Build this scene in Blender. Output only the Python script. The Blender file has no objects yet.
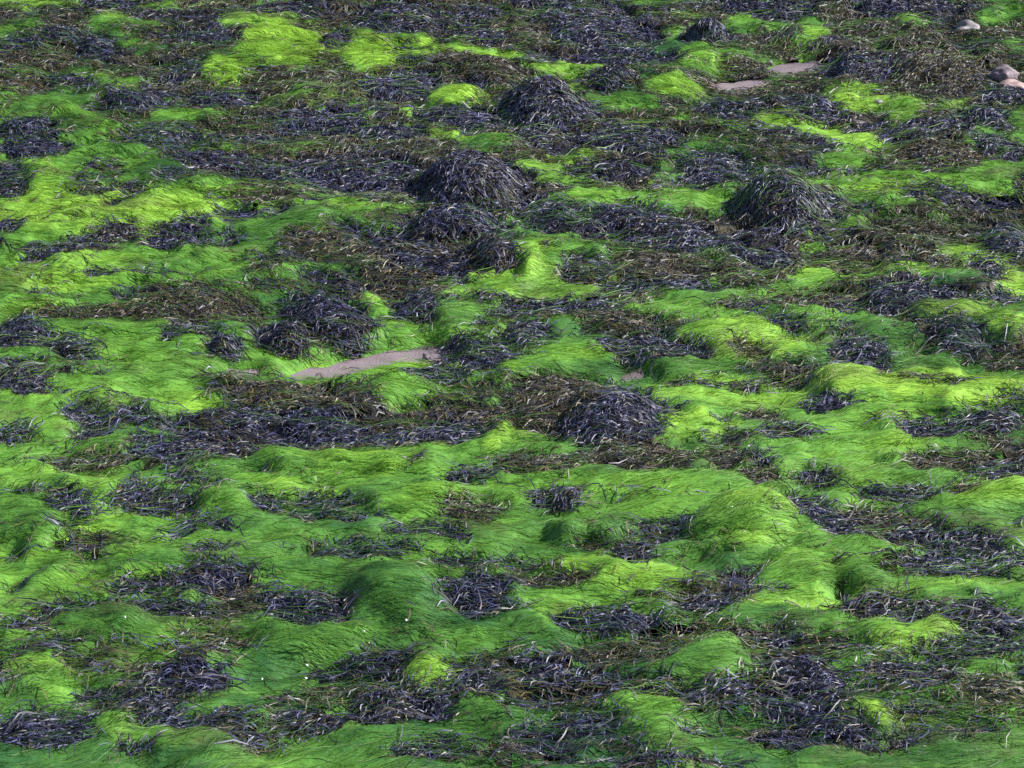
import bpy, math, random
import numpy as np

# ------------------------------------------------------------------ camera, sky, sun, exposure
W, HPX = 1024, 768
CAM_H = 6.0
VFOV = math.radians(14.0)
PITCH = math.radians(21.0)
SUN_AZ = math.radians(82)      # measured from +Y (away from the viewer) towards +X (right)
SUN_EL = math.radians(37)
EXPOSURE = 0.97

scene = bpy.context.scene
col = scene.collection
cam_d = bpy.data.cameras.new('camera')
cam = bpy.data.objects.new('camera', cam_d)
col.objects.link(cam)
cam.location = (0, 0, CAM_H)
cam.rotation_euler = (math.radians(90) - PITCH, 0, 0)
cam_d.sensor_fit = 'VERTICAL'
cam_d.angle_y = VFOV
cam_d.sensor_fit = 'VERTICAL'
cam_d.clip_end = 3000
scene.camera = cam

world = bpy.data.worlds.new('World')
scene.world = world
world.use_nodes = True
wn = world.node_tree
sky = wn.nodes.new('ShaderNodeTexSky')
sky.sky_type = 'NISHITA'
sky.sun_disc = False
sky.sun_elevation = SUN_EL
sky.sun_rotation = SUN_AZ
bg = wn.nodes['Background']
bg.inputs['Strength'].default_value = 0.085
wn.links.new(sky.outputs[0], bg.inputs['Color'])

sun_d = bpy.data.lights.new('sun', 'SUN')
sun_d.energy = 5.0
sun_d.angle = math.radians(0.5)
sun_d.color = (1.0, 0.98, 0.955)
sun = bpy.data.objects.new('sun', sun_d)
col.objects.link(sun)
sd = (math.cos(SUN_EL) * math.sin(SUN_AZ), math.cos(SUN_EL) * math.cos(SUN_AZ), math.sin(SUN_EL))
from mathutils import Vector
sun.rotation_euler = Vector(sd).to_track_quat('Z', 'Y').to_euler()
sun.location = (6, 20, 12)

vs = scene.view_settings
vs.view_transform = 'Standard'
vs.look = 'None'
vs.exposure = EXPOSURE
vs.gamma = 1
vs.use_curve_mapping = False
scene.cycles.use_denoising = False
scene.cycles.max_bounces = 6
scene.cycles.transparent_max_bounces = 4

rng = np.random.default_rng(11)
random.seed(5)

# ------------------------------------------------------------------ pixel <-> ground helpers
F = (HPX / 2) / math.tan(VFOV / 2)          # focal length in pixels
SP, CP = math.sin(PITCH), math.cos(PITCH)

def ground(px, py, z=0.0):
    """point of the shore seen at a pixel: used once to lay the place out in metres"""
    u, v = (px - W / 2) / F, (HPX / 2 - py) / F
    dx, dy, dz = u, CP + v * SP, -SP + v * CP
    t = (z - CAM_H) / dz
    return dx * t, dy * t, t        # t = depth along the axis

def project(x, y, z):
    dep = y * CP - (z - CAM_H) * SP
    return W / 2 + F * x / dep, HPX / 2 - F * (y * SP + (z - CAM_H) * CP) / dep

# ------------------------------------------------------------------ noise
_tab = rng.random((256, 256))
def vnoise(x, y, seed=0):
    x = np.asarray(x, float) + seed * 17.31
    y = np.asarray(y, float) + seed * 5.77
    xi, yi = np.floor(x).astype(int), np.floor(y).astype(int)
    fx, fy = x - xi, y - yi
    fx = fx * fx * fx * (fx * (fx * 6 - 15) + 10)
    fy = fy * fy * fy * (fy * (fy * 6 - 15) + 10)
    a, b = _tab[xi & 255, yi & 255], _tab[(xi + 1) & 255, yi & 255]
    c, d = _tab[xi & 255, (yi + 1) & 255], _tab[(xi + 1) & 255, (yi + 1) & 255]
    return (a + (b - a) * fx) * (1 - fy) + (c + (d - c) * fx) * fy
def fbm(x, y, seed=0, octv=3, gain=0.5):
    s, a, t = 0, 1, 0
    for o in range(octv):
        s = s + a * (vnoise(x * 2 ** o + o * 3.7, y * 2 ** o - o * 9.1, seed + o) - 0.5)
        t += a
        a *= gain
    return s / t * 2     # about -1..1

# ------------------------------------------------------------------ what lies where (pixel ellipses, turned into metres below)
# ellipse: cx, cy, rx, ry, rotation, mound factor 0..1
# thing: kind, name, label, ellipses, share of green threads over it / yellowness of green weed
THINGS = []
def D(label, *el, veil=0.10): THINGS.append(('D', 'wrack_clump', label, el, veil))
def B(label, *el, veil=0.12): THINGS.append(('B', 'brown_wrack_patch', label, el, veil))
def G(name, label, *el, y=0.5): THINGS.append(('G', name, label, el, y))

# top band
D('small dark wrack clump cut by the top edge, near the top left corner', (62, 2, 14, 6, 0, .6))
D('brownish dark wrack ridge on the top edge, left part of the photo', (108, 8, 30, 11, 0, .4))
B('long brown wrack mat on the top edge left of the big bright lawn', (215, 9, 38, 10, 0, .3))
D('blue-black wrack ridge directly above the big bright upper green lawn', (281, 14, 27, 9, 0, .5))
D('dark mound with pale arched fronds, upper left, with a long right slope', (64, 43, 26, 12, 0, .9), (99, 54, 26, 13, 28, .6))
B('flat brown wrack mat at the left edge under the arched-frond mound', (42, 66, 46, 11, 0, .3))
D('thin dark ridge with green streaks left of the big bright upper lawn', (202, 45, 42, 7, 4, .6), veil=.2)
B('brown wrack slope under green threads, left of the bright upper-left slope', (140, 75, 28, 9, 8, .4), veil=.2)
D('small dark hump veiled by green threads beside the bright upper-left slope', (188, 73, 20, 10, 0, .6), veil=.45)
D('long low dark clump at upper left beneath a thin green strip', (70, 89, 33, 8, 8, .5), veil=.18)
D('compact black wrack hump at left, ringed by green, with glossy fronds', (130, 113, 26, 13, 5, .8), veil=.05)
D('dark clump with pale upright fronds below the bright upper-left slope', (222, 108, 36, 12, 0, .7))
D('purplish brown mound at the left edge above the green streams', (24, 138, 24, 11, 0, .6), (34, 161, 34, 13, 4, .6))
D('dark clump half covered by green threads amid the upper-left green streams', (150, 149, 42, 14, 0, .6), veil=.3)
B('brown wrack tuft right of the half-covered clump in the upper left', (240, 140, 24, 12, 0, .4))
D('broad blue-grey wrack bank sweeping from upper left toward the twin central mounds', (235, 181, 75, 13, 6, .45), (355, 180, 70, 13, 3, .35))
D('dark wrack clump at the left edge beside the bright left green slope', (10, 190, 26, 14, 20, .5), veil=.25)
D('large dark wrack mound on the top edge, left of centre', (397, 22, 48, 17, 0, .7), veil=.03)
D('dark wrack hump on the top edge, right of the large left-of-centre mound', (478, 18, 30, 13, 0, .5))
B('brown tuft poking through the big bright upper green lawn', (311, 35, 18, 7, 0, .5), veil=.2)
D('grey wrack tuft under green threads inside the big bright upper lawn', (337, 46, 17, 14, 0, .4), veil=.5)
D('low dark ridge just above the thin bright green strip, upper centre', (472, 42, 40, 8, 0, .5))
B('brown whaleback wrack mound under the thin bright strip, upper centre', (478, 76, 58, 19, 8, .75), veil=.06)
D('flat grey-blue wrack field left of the bright green triangle', (400, 97, 44, 15, 0, .35))
D('wide dark wrack patch on the left-centre rise, below brown weed', (312, 137, 58, 13, 4, .4))
D('dark wrack hollow with pale crossing fronds, centre left of the twin mounds', (385, 148, 36, 10, 0, .4))
D('brownish dark mound below the bright green triangle', (455, 131, 48, 12, 0, .5))
D('tallest black wrack mound in the centre, upper of the twin mounds', (468, 192, 56, 31, 0, 1), veil=.04)
D('black wrack mound with pale trailing fronds, lower of the twin central mounds', (455, 238, 47, 21, 0, 1), veil=.03)
D('round black lump against the bright green hank, right of the twin mounds', (497, 261, 28, 20, 0, 1), veil=.02)
D('grey-blue wrack patch with thin green threads, upper right of the green hank', (545, 229, 31, 18, 10, .5), veil=.25)
D('wide grey wrack bank on the top edge, right of centre', (582, 26, 52, 24, 0, .45), veil=.10)
B('olive-brown weed hump on the top edge left of the wide grey bank', (533, 42, 26, 14, 0, .5), veil=.15)
D('dark wrack shelf beneath the wide grey top bank', (615, 58, 36, 11, 0, .4))
D('fountain-shaped black clump, fronds falling from its top, upper right of centre', (706, 31, 27, 20, 0, 1), veil=0)
D('dark bank on the top edge between the fountain clump and the right half', (770, 11, 52, 14, 0, .5))
D('pointed black wrack hump right of the large dark upper mound', (613, 82, 28, 13, 0, .95), veil=.04)
D('large rounded black wrack mound in the upper centre', (551, 113, 52, 27, 0, 1), veil=.02)
B('dark-brown wrack strip just above the pale sand sliver, upper right', (747, 66, 30, 8, 0, .4))
D('grey-brown wrack patch below the pale sand sliver, upper right', (735, 112, 32, 13, 0, .4), veil=.15)
D('dark wrack ridge with a green notch, right below the large upper mound', (632, 147, 56, 15, 0, .65), veil=.14)
D('small dark slope tucked under the large upper mound on its left', (530, 147, 23, 11, 15, .5))
D('low dark wrack mound with pale fronds above the arched central mound', (612, 183, 42, 12, 0, .6), veil=.08)
D('low dark wrack mound left of the big grassy-topped right mound', (715, 176, 38, 14, 0, .5))
D('very dark shaded bank on the top edge, toward the right corner', (905, 15, 58, 14, 0, .7), veil=.02)
B('brown wrack hump above the upper-right green hollow, under the dark bank', (872, 38, 34, 12, 0, .4))
D('pale-fronded wrack clump right of the upper sand patch', (857, 72, 40, 15, 8, .65), veil=.02)
B('big knobbly brown wrack bank left of the pair of bare stones', (937, 79, 60, 28, 6, .6), veil=.02)
B('golden brown wrack strip under the single bare stone', (978, 41, 50, 7, 0, .4), veil=.04)
D('dark brown clump standing in the upper-right bright green hollow', (808, 109, 36, 13, 0, .6), veil=.04)
D('dark wrack slope at the right edge below the two bare stones', (1004, 105, 26, 12, 0, .5))
D('dark wrack hump with green streaks right of the upper-right hollow', (980, 127, 27, 13, 8, .7), veil=.15)
D('crescent-shaped black crest on the brown upper-right mound', (930, 141, 42, 12, 0, .7), veil=.02)
B('brown face of the upper-right mound under its black crest', (935, 163, 48, 14, 0, .5), veil=.15)
D('dark tuft at the right side of the crested upper-right mound', (1000, 157, 24, 12, 8, .5))
D('big dark mound with grassy green threads over its crown, right of centre', (785, 206, 54, 33, 0, .95), veil=.26)
# second band
D('small dark scrap at the left edge on the bright left lawn', (10, 238, 15, 10, 0, .4))
D('long diagonal wrack raft lying on the bright left lawn', (72, 262, 44, 9, -12, .4), (118, 247, 26, 9, -12, .4), (181, 246, 28, 11, -10, .5), veil=.03)
B('wide brown and black raft across the left, below the bright lawn', (195, 318, 66, 19, 0, .45), (85, 321, 60, 7, 0, .3), veil=.06)
D('black clump at the left edge with a tail curling down right', (18, 346, 30, 15, 8, .6), (76, 366, 28, 13, 24, .6), veil=.05)
D('round black clump on green left of the steep sand-side clump', (223, 358, 15, 12, 0, .85), veil=.02)
D('small dark tuft up left of the round black clump at left', (170, 351, 11, 7, 0, .6))
D('low dark tuft directly above the round black clump at left', (197, 347, 18, 6, 0, .4))
D('large glossy blue-black bank above the central sand patch', (328, 328, 54, 23, 12, .65), veil=.03)
D('steep blue-black wedge left of the central sand patch', (281, 347, 26, 17, 10, .8), veil=.03)
D('dark clump between two green hanks, above the sand patch right end', (418, 319, 30, 16, 8, .7), veil=.05)
D('blue-grey wrack slope trailing right below the twin central mounds', (415, 267, 56, 16, 14, .45), veil=.05)
B('olive brown wrack hump above the glossy sand-side bank', (398, 293, 44, 14, 0, .45))
D('small dark tuft at the left foot of the olive brown hump', (345, 291, 16, 9, 0, .6))
D('dark clump under pale green threads right of the central sand patch', (470, 362, 36, 14, 12, .6), (415, 383, 40, 9, 0, .4), veil=.3)
D('long arched dark mound right of centre, shaded hollow at its left', (648, 236, 66, 21, 6, .85), (735, 258, 36, 12, 22, .5), veil=.04)
D('dark clump ending the arched mound by the right-of-centre green', (772, 263, 30, 13, 0, .6), veil=.04)
B('rusty brown wrack apron spread below the arched right-of-centre mound', (650, 272, 70, 15, 4, .35), veil=.08)
D('thin black ledge under the rusty brown apron', (655, 294, 56, 7, 0, .6), veil=.05)
D('grey wrack flat with green threads below the central green fan', (560, 315, 62, 10, 0, .25), veil=.3)
B('brown and grey wrack rise above the dark ledge, centre right', (618, 333, 48, 11, 0, .45), veil=.12)
D('dark ledge with white-flecked weed left of the bright right slope', (642, 361, 54, 14, 0, .65), veil=.08)
D('grey hump under green threads with a bright streak, centre', (522, 346, 24, 16, 0, .7), veil=.45)
D('dark tuft beneath arching green threads right of the bright hank', (590, 281, 26, 10, 0, .6), veil=.35)
B('brown wrack scrap in the bright right slope, leftmost of the scraps there', (740, 360, 24, 9, 12, .4), veil=.12)
B('brown wrack scrap on the bright right slope, second and larger', (776, 380, 32, 12, 8, .5), veil=.15)
B('brown wrack slope with green streaks right of the arched mound', (846, 264, 42, 14, 0, .4), veil=.25)
B('long brown wrack bank at right below the grassy right field', (940, 236, 66, 13, 4, .4), veil=.12)
D('blue-grey wrack heap on the right edge above the bright streaks', (1006, 246, 28, 19, 0, .6), veil=.04)
D('dark sloping tongue between two bright streaks near the right edge', (985, 273, 13, 15, 25, .5), veil=.06)
B('brown tuft with green streaks left of the sloping dark tongue', (935, 268, 28, 9, 8, .4), veil=.2)
D('shaded brown-black hump above the veiled right clump', (898, 312, 38, 19, 0, .75), veil=.1)
D('blue-grey wrack shelf right of the shaded brown-black hump', (948, 306, 26, 9, 8, .4), veil=.06)
B('pale brown wrack flat on the right, above the bright right slope', (812, 307, 58, 10, 0, .3), veil=.25)
D('small dark scrap beside the bright right slope, above the larger scraps', (786, 334, 20, 8, 0, .5))
D('brown-black scrap high on the bright right slope', (854, 356, 25, 11, 0, .5))
D('small black scrap at the top of the bright right hummock', (872, 372, 16, 6, 0, .6), veil=.02)
D('dark clump seen through green threads beneath the bright right arch', (950, 347, 32, 17, 0, .8), veil=.4)
B('brown wrack strip rising to the right edge above the bright lawn', (1002, 363, 40, 10, -18, .5), veil=.06)
# third band
D('dark clump at the left edge under crossing green threads', (24, 396, 32, 15, 0, .5), veil=.3)
D('thin curved dark wrack trail on the left green slope', (84, 431, 32, 6, 18, .4), veil=.1)
D('short dark wrack trail just under the thin curved trail at left', (88, 444, 22, 4, 0, .3), veil=.1)
D('faint dark wrack trail right of the thin curved trail at left', (140, 450, 20, 4, 0, .3), veil=.1)
D('small black scrap on the green left of the brown rise', (136, 424, 14, 6, 8, .5))
D('faint dark patch under green threads at the left edge', (12, 448, 18, 10, 0, .4), veil=.5)
D('long dark bank with a peaked top, left of centre', (205, 456, 78, 13, -6, .5), (240, 437, 18, 9, 0, .6), veil=.06)
B('flat brown streak below left of the peaked bank', (85, 471, 42, 8, 0, .25), veil=.1)
D('small dark tuft below the peaked bank on green', (186, 490, 20, 7, 0, .5), veil=.1)
D('black and silver wrack raft, left, sloping down to the right', (148, 507, 46, 12, 10, .5), veil=.04)
D('glossy black tuft left of the black and silver raft', (72, 515, 24, 13, 10, .6), veil=.08)
D('dark brown scrap on the lower left green slope', (186, 535, 24, 8, -18, .6), veil=.06)
D('small dark scrap at the lower right end of the dark brown scrap, lower left', (211, 544, 16, 6, 0, .5), veil=.06)
B('green-threaded brown patch low on the left green slope', (80, 553, 36, 10, 0, .4), veil=.35)
D('round dark scrap left of centre on bright green', (263, 521, 17, 9, 0, .6), veil=.05)
B('golden brown wrack bank left of centre, below the sand', (275, 406, 55, 16, 0, .4), veil=.06)
D('grey brown wrack slope left of the long central brown bank', (320, 433, 44, 15, 10, .4), veil=.06)
B('long central brown bank leading to the big blue-black heap', (430, 428, 95, 18, -2, .4), veil=.05)
D('dark lower edge of the long central brown bank', (395, 447, 50, 9, 0, .5), (455, 443, 34, 10, 0, .5), veil=.04)
D('glossy black tuft on green below the central brown bank', (472, 488, 28, 10, -10, .7), veil=.03)
B('round olive tuft on the green above the central brown bank', (475, 401, 18, 9, 0, .6), veil=.2)
D('scraggy dark weed trail on bright green, left of the glossy tuft', (335, 510, 32, 8, 0, .4), veil=.25)
B('olive scrap with gold flecks on green, below the glossy tuft', (474, 527, 31, 10, 5, .5), veil=.15)
D('thin dark streak across the green, lower centre, upper of two', (425, 549, 52, 6, 5, .4), veil=.12)
D('thin dark streak across the green, lower centre, lower of two', (370, 566, 60, 5, 0, .4), veil=.12)
B('brown left shoulder of the big blue-black central heap', (545, 412, 56, 26, 0, .6), veil=.03)
D('big blue-black wrack heap right of centre with a brown left shoulder', (602, 427, 54, 31, 14, .85), veil=.01)
B('brown and yellow wrack fringe at the foot of the blue-black heap', (640, 470, 52, 15, 6, .4), (545, 477, 46, 10, 0, .4), veil=.08)
D('black clump with silvery right side, standing in the central green', (568, 512, 19, 16, 0, .85), veil=.02)
D('small black lump just left of the silvery clump in green', (537, 514, 11, 8, 0, .7), veil=.04)
B('yellow-brown scrap right of the blue-black heap, leftmost of three', (715, 474, 22, 12, 0, .5), veil=.12)
D('small dark scrap right of the yellow-brown scrap', (748, 476, 13, 9, 0, .6), veil=.04)
B('flat brown scrap touching the oval grey scrap on the right green', (757, 494, 25, 7, 0, .5), veil=.06)
D('oval grey wrack scrap on bright green right of centre', (812, 486, 27, 9, 0, .6), veil=.02)
D('grey wrack scrap below the green peaks, right of centre', (636, 568, 31, 11, 0, .5), veil=.05)
B('small brown patch on the green right of the blue-black heap', (756, 425, 26, 7, 0, .35), veil=.15)
D('flat blue-grey scrap under the bright right hummock', (836, 415, 31, 8, -4, .6), veil=.02)
D('dark bank rising to the right edge below the bright lawn', (988, 431, 44, 13, -8, .6), (926, 440, 30, 9, 0, .5), veil=.06)
B('brown wrack mat on the right, below the rising dark bank', (945, 470, 66, 12, 4, .35), veil=.12)
D('dark clump with green streaks at the right edge under the brown mat', (1002, 484, 40, 10, 0, .5), veil=.25)
B('brown raft at the right edge above the green slope', (985, 498, 46, 9, -8, .5), veil=.08)
D('tent-shaped dark clump veiled in green, right', (900, 507, 36, 13, 0, .9), veil=.4)
D('dark wrack tongue falling from the bright dome, right', (815, 534, 44, 15, 24, .55), veil=.06)
B('golden brown middle of the long right raft', (893, 541, 56, 13, 4, .4), veil=.05)
D('dark tail of the long right raft reaching the right edge', (970, 559, 60, 11, 10, .5), veil=.1)
D('dark green threaded wrack below the long right raft', (945, 578, 60, 12, 6, .4), veil=.45)
# bottom band
D('large dark raft with silvery fronds, lower left', (205, 601, 54, 20, 0, .6), (132, 601, 34, 9, -8, .4), (160, 622, 60, 7, 6, .3), veil=.06)
B('brown hump at the right end of the lower-left silvery raft', (240, 620, 30, 10, -8, .5), veil=.15)
D('thin dark strip left of the lower-left silvery raft', (75, 621, 36, 6, 0, .4), veil=.1)
D('big silvery black heap in the bottom left corner', (44, 746, 58, 27, 0, .7), veil=.04)
D('long brown and silver wrack ridge right of the corner heap', (142, 718, 44, 15, 14, .5), (172, 736, 40, 10, 8, .5), (230, 736, 36, 18, 8, .6), veil=.06)
D('grey wrack hump under wispy green, above the silver ridge, lower left', (188, 690, 42, 14, 0, .5), veil=.35)
D('little dark tuft above the bottom left corner heap', (85, 700, 13, 7, 0, .5))
B('green-streaked brown arc in the lower left green', (205, 650, 50, 8, 6, .4), veil=.4)
D('squarish silvery wrack clump right of the big folded green drape', (480, 606, 39, 24, 6, .6), veil=.03)
D('dark clump left of the big folded green drape', (305, 622, 44, 15, 6, .5), veil=.18)
D('dark peaked clump directly above the black dome, bottom centre', (383, 672, 38, 16, -6, .9), veil=.08)
D('black dome of drooping wrack, bottom centre', (390, 716, 37, 21, 0, 1), veil=.05)
D('silvery wrack flank right of the black dome, bottom centre', (437, 706, 22, 14, 25, .7), veil=.05)
D('dark slope right of the small bright drape, bottom centre', (470, 691, 30, 16, 28, .6), veil=.15)
D('smooth dark wrack hump left of the black dome', (308, 725, 40, 14, 12, .8), veil=.05)
D('dark tuft under green threads below the black dome', (440, 755, 26, 13, 0, .6), (400, 762, 22, 8, 0, .5), veil=.4)
B('dull brown tuft between the white flecks and the black dome', (332, 690, 27, 10, 0, .4), veil=.4)
D('oblong silvery clump under the long bright ridge, lower centre', (600, 633, 50, 13, 0, .65), veil=.04)
D('wedge of silvery wrack right of the oblong clump', (700, 623, 29, 13, -10, .8), veil=.02)
B('wide grey-brown mat above the green cone, lower centre right', (640, 664, 66, 16, 0, .35), (740, 660, 48, 12, 8, .35), veil=.1)
D('silvery brown bank left of the green cone', (548, 690, 44, 15, 16, .4), (602, 698, 28, 11, 10, .5), veil=.08)
D('dark wave of combed wrack at the foot of the green cone', (712, 716, 56, 17, -10, .8), (640, 722, 40, 7, 0, .4), veil=.04)
D('dark green threaded hump on the bottom edge, right of centre', (580, 750, 48, 14, 0, .6), (540, 748, 28, 9, 0, .5), veil=.45)
B('brown patch at the bottom edge right of centre', (760, 757, 34, 12, 0, .4), veil=.15)
B('narrow brown patch above the long bright ridge, lower centre', (545, 586, 42, 8, 0, .35), veil=.15)
D('brown-grey mound with a green streak, lower right', (890, 629, 60, 21, 0, .8), veil=.06)
D('black bank in the lower right by the right edge, shaded left face', (985, 634, 52, 20, -6, .8), veil=.04)
D('dark combed wrack below the green curl, lower right', (975, 666, 54, 14, -8, .5), (900, 685, 52, 12, 6, .5), veil=.16)
D('blue-black heap upper left of the bright bottom-right tongue', (800, 697, 46, 19, 4, .7), veil=.16)
D('large heap of pale crossing fronds left of the bright bottom-right tongue', (802, 736, 56, 22, 14, .6), veil=.16)
D('small grey patch at the right foot of the green cone', (782, 660, 26, 10, 0, .4), veil=.1)
B('dull brown slope at the right edge near the bottom corner', (988, 722, 44, 20, 0, .5), veil=.2)
D('dark green-threaded hollow right of the bright bottom-right tongue', (915, 733, 36, 12, 0, .4), veil=.5)
# green things
G('green_weed_hummock', 'low dark-sided green hump left of the twin black mounds', (310, 236, 50, 14, 0, .6), y=.35)
G('green_weed_hank', 'slanting green hank between two dark clumps above the sand', (380, 318, 30, 7, 42, .3), y=.7)
G('green_weed_hummock', 'small steep green slope right of the dark clump above the sand end', (457, 324, 19, 17, 0, .35), y=.4)
G('green_weed_hank', 'bright hank draped down beside the round black lump', (528, 264, 15, 22, 0, .6), y=.85)
G('green_weed_hummock', 'arching green fan right of the bright central hank', (575, 268, 36, 11, 0, .5), y=.5)
G('green_weed_hummock', 'bright yellow-green hummock below the small black scrap, right', (842, 390, 40, 16, 0, .75), y=.95)
G('green_weed_hummock', 'bright green slope with brown scraps, right of centre', (735, 350, 62, 22, 0, .12), y=.75)
G('green_weed_hummock', 'bright green arch over the veiled dark clump, right', (955, 323, 38, 9, 0, .6), y=.85)
G('green_weed_hummock', 'bright green fall at the right edge beside the arch', (1000, 335, 26, 18, 0, .5), y=.8)
G('green_weed_hummock', 'smooth green dome in the centre above the brown bank', (401, 397, 31, 10, 0, .8), y=.6)
G('green_weed_hank', 'bright forked hank hanging left of the blue-black heap', (503, 447, 12, 20, -12, .1), y=.95)
G('green_weed_hummock', 'biggest bright green dome, right of centre', (742, 541, 52, 28, 0, .85), y=.75)
G('green_weed_hummock', 'small green peak left of its twin in the lower centre', (567, 547, 20, 8, 0, .9), y=.4)
G('green_weed_hummock', 'small green peak right of its twin in the lower centre', (618, 541, 24, 8, 0, .9), y=.3)
G('green_weed_hummock', 'long bright ridge sloping right across the lower centre', (600, 588, 70, 13, 10, .75), y=.8)
G('green_weed_hummock', 'big folded dark green drape, lower centre left', (403, 612, 62, 25, 8, .95), y=.28)
G('green_weed_hummock', 'small bright drape on the black dome, bottom centre', (432, 684, 24, 11, 12, .7), y=.75)
G('green_weed_hummock', 'green cone above the dark combed wave, bottom right of centre', (693, 690, 50, 25, 0, .8), y=.42)
G('green_weed_hank', 'bright green tongue in the bottom right', (866, 728, 26, 12, 42, .4), y=.9)
G('green_weed_hummock', 'curling bright green ridge between dark banks, lower right', (930, 651, 29, 7, -4, .8), (885, 657, 28, 13, 0, .6), y=.7)
G('green_weed_hummock', 'pale green peak left of its darker twin, lower right', (803, 594, 40, 19, 0, .55), y=.6)
G('green_weed_hummock', 'darker green peak of the pair, lower right', (868, 590, 28, 16, 0, .9), y=.4)
G('green_weed_hummock', 'bright sunlit green slope at the right edge over a dark fold', (990, 516, 46, 12, -14, .75), y=.75)
G('green_weed_hummock', 'green mound below the silvery raft, lower left', (100, 640, 46, 16, 0, .7), y=.42)
G('green_weed_hummock', 'pale green swell near the left edge, lower left', (34, 598, 26, 10, 0, .6), y=.55)
G('green_weed_hummock', 'deep green slope at the left edge, mid lower', (18, 540, 40, 18, 12, .35), y=.35)
G('green_weed_hummock', 'green swell left of the round dark scrap', (222, 519, 34, 13, 0, .5), y=.6)
G('green_weed_hummock', 'swept green slope below the peaked bank, left of centre', (290, 472, 42, 16, 20, .6), y=.5)
G('green_weed_hummock', 'bright swell left of the glossy tuft, centre', (350, 478, 46, 12, 0, .4), y=.75)
G('green_weed_hummock', 'rounded bright green swell below the glossy tuft', (425, 516, 52, 13, 0, .5), y=.65)
G('green_weed_hummock', 'green rise with white flecks left of the black dome', (300, 652, 52, 12, 0, .5), y=.42)
G('green_weed_hummock', 'small dark green mound just above the tallest black mound', (484, 155, 26, 9, 0, .8), y=.3)
G('green_weed_hummock', 'streaked green swell in the upper-right hollow', (903, 119, 24, 14, 0, .4), y=.65)
G('green_weed_patch', 'bright green patch right of the pointed black hump', (672, 92, 28, 11, 0, .3), y=.85)
G('green_weed_patch', 'pale green patch below the fountain-shaped clump', (692, 63, 28, 13, 0, .2), y=.55)
G('green_weed_patch', 'bright green triangle in the upper centre', (455, 110, 27, 13, 0, .3), y=.95)
G('green_weed_patch', 'big bright yellow-green lawn near the top, left of centre', (290, 54, 58, 24, 0, .12), (362, 60, 34, 20, 12, .12), y=.97)
G('green_weed_hummock', 'bright green slope in the upper left beside a veiled hump', (222, 82, 28, 13, 8, .5), y=.9)
G('green_weed_stream', 'diagonal green stream at the left between dark clumps', (95, 143, 62, 12, 27, .3), y=.5)
G('green_weed_hummock', 'bright slope at the left edge, above the left lawn', (45, 192, 32, 14, 25, .5), y=.8)
G('green_weed_hummock', 'deep green fold below the left grey bank', (165, 190, 36, 13, 10, .5), y=.25)
G('green_weed_hummock', 'streaming green slope on the bottom edge, right of the threaded hump', (655, 747, 52, 18, 14, .5), y=.5)
G('green_weed_patch', 'smooth green patch on the bottom edge at left', (178, 757, 56, 13, 0, .3), y=.5)
G('green_weed_hummock', 'rippled bright green slope at the left edge, near the bottom', (38, 690, 44, 14, 10, .5), y=.6)
G('green_weed_hank', 'green tongue beside the bottom left corner heap', (113, 738, 26, 16, 32, .4), y=.6)

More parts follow.
